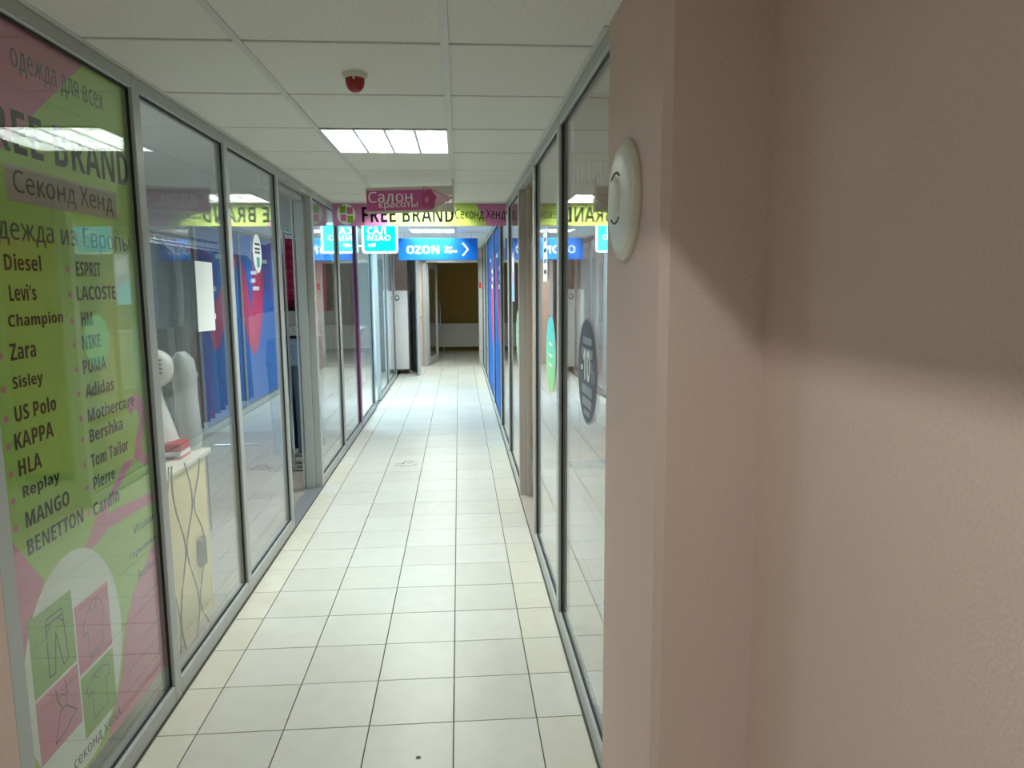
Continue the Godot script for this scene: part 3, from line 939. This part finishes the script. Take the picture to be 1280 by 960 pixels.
func blue_posters():
	var pinks := [
		[[8.0, 1.05], [8.12, 0.86], [8.3, 0.9], [8.5, 1.15], [8.75, 1.4], [9.0, 1.75], [9.12, 1.85], [9.12, 1.95], [8.9, 1.9], [8.6, 1.65], [8.25, 1.4]],
		[[9.24, 1.95], [9.45, 1.72], [9.62, 1.25], [9.78, 1.68], [10.05, 1.9], [10.3, 1.75], [10.15, 1.2], [9.9, 0.8], [9.65, 0.66], [9.42, 0.82], [9.24, 1.2]]]
	var labels := ["blue window film with one slanting magenta lobe after the plain panes", "wide blue window film with a forked magenta shape beside the far panes"]
	var spots := [[7.72, 9.14], [9.22, 11.14]]
	for k in 2:
		var c: float = (spots[k][0] + spots[k][1]) / 2.0
		var w: float = (spots[k][1] - spots[k][0]) / 2.0 - 0.01
		var t := thing("blue_poster", labels[k], "poster", Vector3(GR - 0.0005, 0.09, -c))
		face_right(t)
		put("film", prism(PackedVector2Array(rect(-w, 0, w, 2.1)), 0.0, 0.0010), M.blue, t)
		var pts := []
		for q in pinks[k]:
			pts.append(Vector2(c - q[0], q[1] - 0.09))
		flat("magenta_print", pts, 0.0014, mat(Color8(200, 36, 96), 0.5), t)
		for q in [[0.38, 1.62, 0.26], [0.42, 1.52, 0.2], [0.30, 1.42, 0.3], [-0.1, 1.78, 0.4]]:
			flat("white_print", rect(q[0] - q[2] / 2, q[1], q[0] + q[2] / 2, q[1] + 0.05), 0.0018, M.print_white, t)

# ---------------------------------------------------------------- the far end

func corridor_end():
	structure(block("wall_end_left", Vector3(-1.6, 0, -14.25), Vector3(-0.70, 2.56, -14.45), M.plaster, null, 0.003), "pink end wall beside the glazed door")
	structure(block("wall_end_right", Vector3(0.46, 0, -14.25), Vector3(0.8, 2.56, -14.45), M.plaster, null, 0.003))
	structure(block("wall_end_top", Vector3(-0.70, 2.07, -14.25), Vector3(0.46, 2.56, -14.45), M.plaster, null, 0.003))
	structure(block("wall_recess_end", Vector3(-1.8, 0, -12.56), Vector3(-1.6, 2.56, -14.45), M.plaster, null, 0.003))
	# glazed end door, its leaf open inwards
	var dr := root_at("door_4")
	structure(dr, "grey framed glazed door standing open at the corridor end")
	block("frame_side", Vector3(-0.70, 0, -14.22), Vector3(-0.62, 2.06, -14.30), M.alu, dr, 0.004)
	block("frame_side", Vector3(0.38, 0, -14.22), Vector3(0.46, 2.06, -14.30), M.alu, dr, 0.004)
	block("frame_head", Vector3(-0.70, 1.985, -14.22), Vector3(0.46, 2.07, -14.30), M.alu, dr, 0.004)
	block("closer", Vector3(-0.55, 2.0, -14.18), Vector3(-0.40, 2.05, -14.22), M.alu, dr, 0.004)
	var leaf := Node3D.new()
	leaf.name = "leaf"
	dr.add_child(leaf)
	leaf.position = Vector3(-0.61, 0.01, -14.30)
	leaf.rotation.y = deg_to_rad(80)
	block("stile", Vector3(0, 0, -0.02), Vector3(0.09, 1.97, 0.02), M.alu, leaf, 0.003)
	block("stile", Vector3(0.82, 0, -0.02), Vector3(0.91, 1.97, 0.02), M.alu, leaf, 0.003)
	block("rail", Vector3(0.09, 0, -0.02), Vector3(0.82, 0.14, 0.02), M.alu, leaf, 0.003)
	block("rail", Vector3(0.09, 1.87, -0.02), Vector3(0.82, 1.97, 0.02), M.alu, leaf, 0.003)
	block("glass_pane", Vector3(0.09, 0.14, -0.003), Vector3(0.82, 1.87, 0.003), M.glass, leaf, 0.0)
	var st := SurfaceTool.new()
	st.begin(Mesh.PRIMITIVE_TRIANGLES)
	tube(st, [Vector3(0.86, 0.72, 0.02), Vector3(0.86, 0.72, 0.07), Vector3(0.86, 1.22, 0.07), Vector3(0.86, 1.22, 0.02)], 0.011, 8)
	put("pull_handle", finish(st), M.chrome, leaf)
	# dark leaf standing open before the end wall
	var dk := root_at("door_5")
	structure(dk, "dark glazed door leaf standing open before the pink end wall")
	dk.position = Vector3(-0.70, 0, -12.65)
	dk.rotation.y = deg_to_rad(105)
	block("edge_stile", Vector3(0, 0.02, -0.025), Vector3(0.10, 2.02, 0.025), M.alu, dk, 0.003)
	block("stile", Vector3(0.66, 0.02, -0.025), Vector3(0.76, 2.02, 0.025), M.alu, dk, 0.003)
	block("dark_panel", Vector3(0.10, 0.02, -0.02), Vector3(0.66, 2.02, 0.02), mat(Color8(38, 42, 54), 0.25), dk, 0.003)
	block("lever_handle", Vector3(0.02, 1.0, 0.025), Vector3(0.09, 1.02, 0.06), M.chrome, dk, 0.003)
	# white cabinet hung in the recess
	var b := thing("wall_cabinet", "tall white wall-hung cabinet with a round dial in the recess", "cabinet", Vector3(-1.06, 0.085, -13.05))
	block("body", Vector3(-0.19, 0, -0.15), Vector3(0.165, 1.39, 0.15), M.white, b, 0.012)
	var dial := put("dial", lathe([Vector2(0.045, 0.0), Vector2(0.045, 0.008), Vector2(0.036, 0.010), Vector2(0, 0.010)], 24), M.ink_grey, b, Vector3(-0.02, 1.26, 0.151))
	dial.basis = Basis(Vector3(1, 0, 0), Vector3(0, 0, 1), Vector3(0, -1, 0))
	var dialf := put("dial_face", lathe([Vector2(0.034, 0.0), Vector2(0.034, 0.012), Vector2(0, 0.012)], 24), M.white, dial)
	dialf.position = Vector3.ZERO
	block("rear_bracket", Vector3(-0.15, 0.2, -0.15), Vector3(0.12, 1.2, -0.26), M.white, b, 0.0)
	structure(block("wall_recess_back", Vector3(-1.6, 0, -13.31), Vector3(-0.92, 2.56, -13.4), M.plaster, null, 0.003), "pink wall behind the white cabinet")
	# red call point
	var c := thing("call_point", "small red fire call point beside the end door", "call point", Vector3(0.425, 1.50, -14.02))
	c.position = Vector3(XR, 1.50, -14.0)
	c.rotation.y = -PI / 2
	block("case", Vector3(-0.045, 0, 0), Vector3(0.045, 0.10, 0.045), mat(Color8(190, 30, 44), 0.4), c, 0.006)
	block("button", Vector3(-0.02, 0.03, 0.045), Vector3(0.02, 0.07, 0.052), M.white, c, 0.003)

func end_room():
	shop_light("dim panel light on the ceiling of the end room", Vector3(0.9, 2.559, -16.0), Vector2(0.4, 0.4), 0.22, Color(1.0, 0.93, 0.8), 1.0)
	structure(block("wall_end_room_rear", Vector3(-2.2, 0, -17.4), Vector3(1.6, 2.56, -17.6), M.brown_wall, null, 0.0), "ochre wall of the unlit end room")
	structure(block("wall_end_room_left", Vector3(-2.4, 0, -14.45), Vector3(-2.2, 2.56, -17.6), M.brown_wall, null, 0.0))
	structure(block("wall_end_room_right", Vector3(1.6, 0, -14.45), Vector3(1.8, 2.56, -17.6), M.brown_wall, null, 0.0))
	structure(block("wall_end_room_front", Vector3(-2.4, 0, -14.46), Vector3(-1.6, 2.56, -14.6), M.brown_wall, null, 0.0))
	structure(block("wall_end_room_side", Vector3(0.8, 0, -14.4), Vector3(1.8, 2.56, -14.6), M.brown_wall, null, 0.0))
	var r := thing("radiator", "long white ribbed panel radiator under the ochre wall", "radiator", Vector3(0.10, 0.11, -17.28))
	block("panel", Vector3(-0.66, 0, -0.05), Vector3(0.9, 0.55, 0.03), M.white, r, 0.006)
	for k in 38:
		block("rib", Vector3(-0.64 + 0.0405 * k, 0.03, 0.03), Vector3(-0.618 + 0.0405 * k, 0.52, 0.038), M.white, r, 0.003)
	block("top_grille", Vector3(-0.66, 0.55, -0.05), Vector3(0.9, 0.556, 0.035), M.alu, r, 0.0)
	for x in [-0.5, 0.7]:
		block("wall_bracket", Vector3(x, -0.11, -0.115), Vector3(x + 0.04, 0.3, -0.05), M.alu, r, 0.0)
	var t := thing("side_table", "dark topped table seen behind the open end door", "table", Vector3(-0.85, 0, -16.75))
	block("top", Vector3(-0.35, 0.62, -0.25), Vector3(0.33, 0.65, 0.25), mat(Color8(52, 40, 28), 0.4), t, 0.004)
	for x in [-0.31, 0.27]:
		for z in [-0.21, 0.18]:
			block("leg", Vector3(x, 0, z), Vector3(x + 0.035, 0.62, z + 0.035), mat(Color8(120, 96, 50), 0.5), t, 0.003)

# ---------------------------------------------------------------- inside the shops

func hanger(parent: Node3D, m: Material):
	var st := SurfaceTool.new()
	st.begin(Mesh.PRIMITIVE_TRIANGLES)
	tube(st, [Vector3(-0.2, -0.11, 0), Vector3(-0.03, -0.05, 0), Vector3(0, -0.04, 0), Vector3(0.03, -0.05, 0), Vector3(0.2, -0.11, 0)], 0.006, 6)
	tube(st, [Vector3(0, -0.045, 0), Vector3(0, -0.012, 0), Vector3(0.012, 0.006, 0), Vector3(0.002, 0.016, 0), Vector3(-0.012, 0.008, 0)], 0.0025, 6)
	put("hanger", finish(st), m, parent)

func garment(called: String, label: String, category: String, m: Material, at: Vector3, turn: float, length: float, group := "", sleeves := true) -> Node3D:
	# a top hanging from a rail; origin at the rail
	var t := thing(called, label, category, at, group)
	t.rotation.y = turn
	hanger(t, M.white)
	var rings := [
		[Vector3(0, -0.05, 0), 0.05, 0.035, 0.0], [Vector3(0, -0.075, 0), 0.11, 0.045, 0.05], [Vector3(0, -0.115, 0), 0.20, 0.05, 0.08],
		[Vector3(0, -0.2, 0), 0.205, 0.055, 0.12], [Vector3(0, -0.4, 0), 0.20, 0.045, 0.16], [Vector3(0, -length * 0.75, 0), 0.205, 0.045, 0.22], [Vector3(0, -length, 0), 0.215, 0.044, 0.28]]
	put("body", loft(rings, 22), m, t)
	if sleeves:
		for s in [-1.0, 1.0]:
			var sl := [
				[Vector3(s * 0.185, -0.10, 0), 0.03, 0.04, 0.0], [Vector3(s * 0.225, -0.16, 0.01), 0.05, 0.05, 0.08], [Vector3(s * 0.245, -0.35, 0.02), 0.045, 0.046, 0.12],
				[Vector3(s * 0.25, -0.55, 0.03), 0.04, 0.04, 0.12], [Vector3(s * 0.25, -0.66, 0.035), 0.036, 0.036, 0.05]]
			put("sleeve", loft(sl, 12), m, t)
	return t

func trousers(label: String, m: Material, at: Vector3, turn: float, length: float):
	var t := thing("hanging_jeans", label, "jeans", at)
	t.rotation.y = turn
	hanger(t, M.white)
	put("waist", loft([[Vector3(0, -0.10, 0), 0.19, 0.03, 0.0], [Vector3(0, -0.16, 0), 0.195, 0.04, 0.05], [Vector3(0, -0.32, 0), 0.21, 0.05, 0.06]], 18), m, t)
	for s in [-1.0, 1.0]:
		put("trouser_leg", loft([[Vector3(s * 0.095, -0.28, 0), 0.11, 0.05, 0.0], [Vector3(s * 0.10, -0.5, 0), 0.098, 0.048, 0.08], [Vector3(s * 0.10, -0.8, 0), 0.085, 0.042, 0.1], [Vector3(s * 0.10, -length, 0), 0.08, 0.04, 0.08]], 16), m, t)

func fabric(c: Color, sd: int) -> StandardMaterial3D:
	var m := triplanar(mat(Color(1, 1, 1), 0.95, 0.0, 0.2), 3.0)
	m.albedo_texture = noise_tex(0.05, c.darkened(0.15), c.lightened(0.1), sd, 128)
	return m

func plaid() -> StandardMaterial3D:
	var im := Image.create(128, 128, false, Image.FORMAT_RGB8)
	im.fill(Color8(128, 28, 52))
	for k in 4:
		im.fill_rect(Rect2i(k * 32, 0, 6, 128), Color8(96, 22, 44))
	for y in 128:
		for x in 128:
			var c := im.get_pixel(x, y)
			if y % 32 < 6:
				c = c.lerp(Color8(74, 18, 40), 0.5)
			if y % 32 == 16 or x % 32 == 18:
				c = c.lerp(Color8(196, 150, 160), 0.5)
			im.set_pixel(x, y, c)
	var m := triplanar(mat(Color(1, 1, 1), 0.9, 0.0, 0.2), 3.2)
	m.albedo_texture = ImageTexture.create_from_image(im)
	return m

func rack(label: String, a: Vector3, b: Vector3, y: float, low := 0.0):
	# chrome clothes rail from a to b at height y, with an optional second rail
	var t := thing("clothes_rack", label, "clothes rack", Vector3((a.x + b.x) / 2.0, 0, (a.z + b.z) / 2.0))
	var dir := (b - a) / 2.0
	var side := Vector3(dir.z, 0, -dir.x).normalized() * 0.22
	var st := SurfaceTool.new()
	st.begin(Mesh.PRIMITIVE_TRIANGLES)
	tube(st, [-dir + Vector3.UP * y, dir + Vector3.UP * y], 0.0125, 10)
	put("rail", finish(st), M.chrome, t)
	if low > 0.0:
		st = SurfaceTool.new()
		st.begin(Mesh.PRIMITIVE_TRIANGLES)
		tube(st, [-dir + Vector3.UP * low, dir + Vector3.UP * low], 0.0125, 10)
		put("rail", finish(st), M.chrome, t)
	for s in [-1.0, 1.0]:
		st = SurfaceTool.new()
		st.begin(Mesh.PRIMITIVE_TRIANGLES)
		tube(st, [dir * s + Vector3.UP * 0.03, dir * s + Vector3.UP * y], 0.014, 10)
		put("upright", finish(st), M.chrome, t)
		st = SurfaceTool.new()
		st.begin(Mesh.PRIMITIVE_TRIANGLES)
		tube(st, [dir * s - side + Vector3.UP * 0.015, dir * s + side + Vector3.UP * 0.015], 0.014, 10)
		put("foot", finish(st), M.chrome, t)

func shop_light(label: String, at: Vector3, size: Vector2, energy: float, color: Color, shine: float):
	var t := thing("shop_light", label, "ceiling light", at)
	block("housing", Vector3(-size.x / 2, -0.04, -size.y / 2), Vector3(size.x / 2, 0, size.y / 2), M.lamp_white, t, 0.003)
	block("glowing_panel", Vector3(-size.x / 2 + 0.02, -0.045, -size.y / 2 + 0.02), Vector3(size.x / 2 - 0.02, -0.04, size.y / 2 - 0.02), glow(color, shine), t, 0.0)
	area("panel_light", t, Vector3(0, -0.05, 0), size - Vector2(0.04, 0.04), energy, color)

func clothes_shop():
	shop_light("square panel light on the ceiling of the clothes shop", Vector3(-3.0, 2.559, -5.0), Vector2(1.2, 1.2), 5.0, Color(0.86, 0.96, 1.0), 3.0)
	rack("long chrome rail of coats behind the second glass pane", Vector3(-2.2, 0, -4.9), Vector3(-2.2, 0, -7.2), 1.95)
	var tones := [["blue grey", Color8(86, 102, 114)], ["dark slate", Color8(58, 70, 80)], ["dusty silver", Color8(122, 132, 138)], ["charcoal", Color8(46, 52, 58)], ["slate green", Color8(64, 82, 80)], ["dark maroon", Color8(98, 28, 52)], ["deep plum", Color8(78, 28, 56)], ["wine red", Color8(120, 34, 60)], ["steel blue", Color8(78, 104, 128)], ["navy", Color8(38, 50, 82)], ["graphite", Color8(66, 68, 72)], ["ash grey", Color8(110, 114, 116)], ["black", Color8(30, 31, 34)], ["ink blue", Color8(30, 44, 96)], ["smoky teal", Color8(60, 92, 100)], ["mouse brown", Color8(88, 78, 72)]]
	for k in tones.size():
		var long_ := 1.15 + 0.35 * rng.randf()
		garment("hanging_coat", tones[k][0] + " coat on a white hanger on the long chrome rail", "coat", fabric(tones[k][1], 60 + k), Vector3(-2.2, 1.945, -5.0 - 0.14 * k), rng.randf_range(-0.06, 0.06), long_, "coats on the long chrome rail")
	# two-tier rack seen through the doorway
	rack("two-tier chrome rack seen through the open doorway", Vector3(-1.42, 0, -6.15), Vector3(-1.42, 0, -7.6), 2.0, 1.22)
	garment("plaid_shirt", "red plaid shirt hanging on the upper rail in the doorway", "shirt", plaid(), Vector3(-1.42, 1.995, -6.25), 0.2, 0.55)
	garment("red_blouse", "plain crimson blouse behind the plaid shirt", "blouse", fabric(Color8(130, 24, 58), 71), Vector3(-1.42, 1.995, -6.45), -0.1, 0.62)
	garment("dark_jacket", "black jacket behind the crimson blouse", "jacket", fabric(Color8(34, 30, 40), 72), Vector3(-1.42, 1.995, -6.75), 0.05, 0.66)
	trousers("light blue washed jeans on the lower rail", fabric(Color8(110, 142, 172), 73), Vector3(-1.42, 1.215, -6.25), 0.15, 1.08)
	trousers("dark indigo jeans on the lower rail", fabric(Color8(32, 42, 70), 74), Vector3(-1.42, 1.215, -6.42), -0.1, 1.08)
	trousers("black trousers on the lower rail", fabric(Color8(26, 24, 30), 75), Vector3(-1.42, 1.215, -6.65), 0.0, 1.10)
	# counter by the window with a white fan, cables, a red box
	var cream := mat(Color8(222, 208, 150), 0.6)
	var c := thing("window_counter", "cream side panel counter standing behind the second glass pane", "counter", Vector3(-1.45, 0, -3.15))
	block("side_panel", Vector3(-0.22, 0, 0.36), Vector3(0.22, 0.76, 0.38), cream, c, 0.003)
	block("side_panel", Vector3(-0.22, 0, -0.36), Vector3(0.22, 0.76, -0.34), cream, c, 0.003)
	block("front_panel", Vector3(0.20, 0.0, -0.34), Vector3(0.22, 0.76, 0.36), cream, c, 0.003)
	block("worktop", Vector3(-0.24, 0.76, -0.40), Vector3(0.24, 0.785, 0.40), M.offwhite, c, 0.004)
	var f := thing("table_fan", "white table fan with round head and flared stand on counter", "fan", Vector3(-1.40, 0.785, -3.42))
	put("stand", lathe([Vector2(0, 0), Vector2(0.115, 0), Vector2(0.12, 0.012), Vector2(0.105, 0.03), Vector2(0.085, 0.08), Vector2(0.065, 0.15), Vector2(0.045, 0.22), Vector2(0.03, 0.28), Vector2(0.025, 0.32), Vector2(0, 0.325)], 32), M.white, f)
	var hd := put("head", lathe([Vector2(0, -0.05), Vector2(0.06, -0.045), Vector2(0.085, -0.02), Vector2(0.09, 0.01), Vector2(0.08, 0.035), Vector2(0.05, 0.048), Vector2(0, 0.05)], 32), M.white, f, Vector3(0, 0.40, 0))
	hd.rotation = Vector3(PI / 2 - 0.2, 0.5, 0)
	for k in 4:
		block("vent_slot", Vector3(-0.03, 0.047, -0.036 + 0.02 * k), Vector3(0.03, 0.052, -0.030 + 0.02 * k), M.ink_grey, hd, 0.0)
	var iron := thing("garment_steamer", "grey and white rounded steamer head beside the fan", "steamer", Vector3(-1.30, 0.785, -3.52))
	put("tank", loft([[Vector3(0, 0, 0), 0.05, 0.06, 0.0], [Vector3(0, 0.05, 0), 0.06, 0.075, 0.0], [Vector3(0, 0.25, 0), 0.05, 0.06, 0.0], [Vector3(0, 0.36, 0.01), 0.055, 0.07, 0.0], [Vector3(0, 0.43, 0.02), 0.05, 0.065, 0.0], [Vector3(0, 0.47, 0.03), 0.02, 0.03, 0.0]], 20), mat(Color8(180, 186, 186), 0.35), iron)
	block("nozzle", Vector3(-0.02, 0.33, -0.12), Vector3(0.02, 0.36, -0.05), M.white, iron, 0.006)
	var rb := thing("red_box", "small red and white box lying on the counter end", "box", Vector3(-1.30, 0.785, -3.36))
	block("carton", Vector3(-0.04, 0, -0.06), Vector3(0.04, 0.07, 0.06), mat(Color8(186, 40, 44), 0.5), rb, 0.003)
	block("label_band", Vector3(-0.041, 0.015, -0.061), Vector3(0.041, 0.035, 0.061), M.print_white, rb, 0.0)
	var cables := [["black cable dangling by the poster end of the cream counter front", Color8(30, 32, 32)], ["pale grey cable hanging second along the cream counter front", Color8(120, 120, 114)], ["black cable looping between the two grey counter cables", Color8(34, 36, 36)], ["dark grey cable crossing over the brown counter cable", Color8(66, 66, 64)], ["brown cable crossing the dark grey counter cable", Color8(74, 58, 44)], ["black cable hanging into the power strip", Color8(26, 28, 28)]]
	for k in cables.size():
		var st := SurfaceTool.new()
		st.begin(Mesh.PRIMITIVE_TRIANGLES)
		var pts := []
		for i in 20:
			var v := i / 19.0
			var end := 0.80 if k < 5 else 0.40
			pts.append(Vector3(-1.220 + 0.009 * k, 0.80 - end * v + 0.02 * sin(v * 9.0 + k), -2.90 - 0.09 * k - (0.03 if k == 5 else 0.05 * sin(v * (5.0 + 1.7 * k) + 2.0 * k))))
		tube(st, pts, 0.0035, 6)
		var cb := put("power_cable", finish(st), mat(cables[k][1], 0.6))
		tag(cb, cables[k][0], "cable", "cables hanging from the counter")
	var ps := thing("power_strip", "dark power strip hanging from a cable by the counter", "power strip", Vector3(-1.215, 0.33, -3.36))
	block("casing", Vector3(-0.012, -0.07, -0.03), Vector3(0.012, 0.07, 0.03), mat(Color8(66, 68, 66), 0.5), ps, 0.006)
	for k in 3:
		block("socket", Vector3(0.012, -0.05 + 0.038 * k, -0.018), Vector3(0.0135, -0.026 + 0.038 * k, 0.018), M.ink, ps, 0.0)

func right_shop():
	shop_light("warm panel light on the ceiling of the shop with the bronze doorway", Vector3(1.7, 2.559, -5.2), Vector2(0.4, 0.4), 0.45, Color(1.0, 0.76, 0.48), 3.0)
	# wooden wardrobe seen through the doorway
	var wood := triplanar(mat(Color(1, 1, 1), 0.5), 1.2)
	wood.albedo_texture = noise_tex(0.03, Color8(176, 126, 68), Color8(206, 156, 92), 81)
	wood.uv1_scale = Vector3(6, 0.6, 6)
	var w := thing("wardrobe", "warm wooden wardrobe inside the doorway of the right shop", "wardrobe", Vector3(0.95, 0, -6.3))
	w.set_meta("label", "warm wooden wardrobe seen through the bronze doorway")
	block("carcass", Vector3(-0.3, 0.06, -0.3), Vector3(0.4, 1.95, 0.28), wood, w, 0.004)
	block("plinth", Vector3(-0.28, 0, -0.28), Vector3(0.38, 0.06, 0.26), M.ink, w, 0.0)
	for s in [0, 1]:
		var x0: float = -0.295 + 0.35 * s
		var dr := block("door", Vector3(x0, 0.08, 0.28), Vector3(x0 + 0.34, 1.93, 0.30), wood, w, 0.004)
		block("knob", Vector3(0.11 - 0.24 * s, 0.0, 0.01), Vector3(0.13 - 0.24 * s, 0.03, 0.03), M.chrome, dr, 0.004)
	# string curtain behind the first right pane
	var cream := mat(Color8(206, 188, 158), 0.7)
	var brown := mat(Color8(150, 110, 84), 0.7)
	var c := thing("string_curtain", "curtain of cream and brown beaded strings hanging behind the column", "curtain", Vector3(0.78, 1.92, -4.0))
	block("header_rail", Vector3(-0.17, 0.29, -0.02), Vector3(0.30, 0.33, 0.02), cream, c, 0.004)
	block("ceiling_fixing", Vector3(-0.15, 0.33, -0.015), Vector3(0.28, 0.64, 0.015), cream, c, 0.003)
	for k in 22:
		var x := -0.16 + 0.0207 * k
		var l := 0.18 if k < 10 else 0.29
		block("string", Vector3(x - 0.005, 0.29 - l, -0.005), Vector3(x + 0.005, 0.29, 0.005), cream if k < 10 else brown, c, 0.002)

func phone_shop():
	shop_light("bright cold panel light on the ceiling of the phone shop", Vector3(-2.2, 2.559, -9.6), Vector2(1.2, 1.2), 12.0, Color(0.74, 0.93, 1.0), 5.0)
	var k := thing("display_counter", "white display counter inside the brightly lit phone shop", "counter", Vector3(-2.0, 0, -11.2))
	block("plinth", Vector3(-0.5, 0, -0.25), Vector3(0.5, 0.08, 0.25), M.alu, k, 0.0)
	block("body", Vector3(-0.52, 0.08, -0.28), Vector3(0.52, 0.9, 0.28), M.white, k, 0.004)
	block("worktop", Vector3(-0.55, 0.9, -0.3), Vector3(0.55, 0.93, 0.3), M.print_white, k, 0.004)
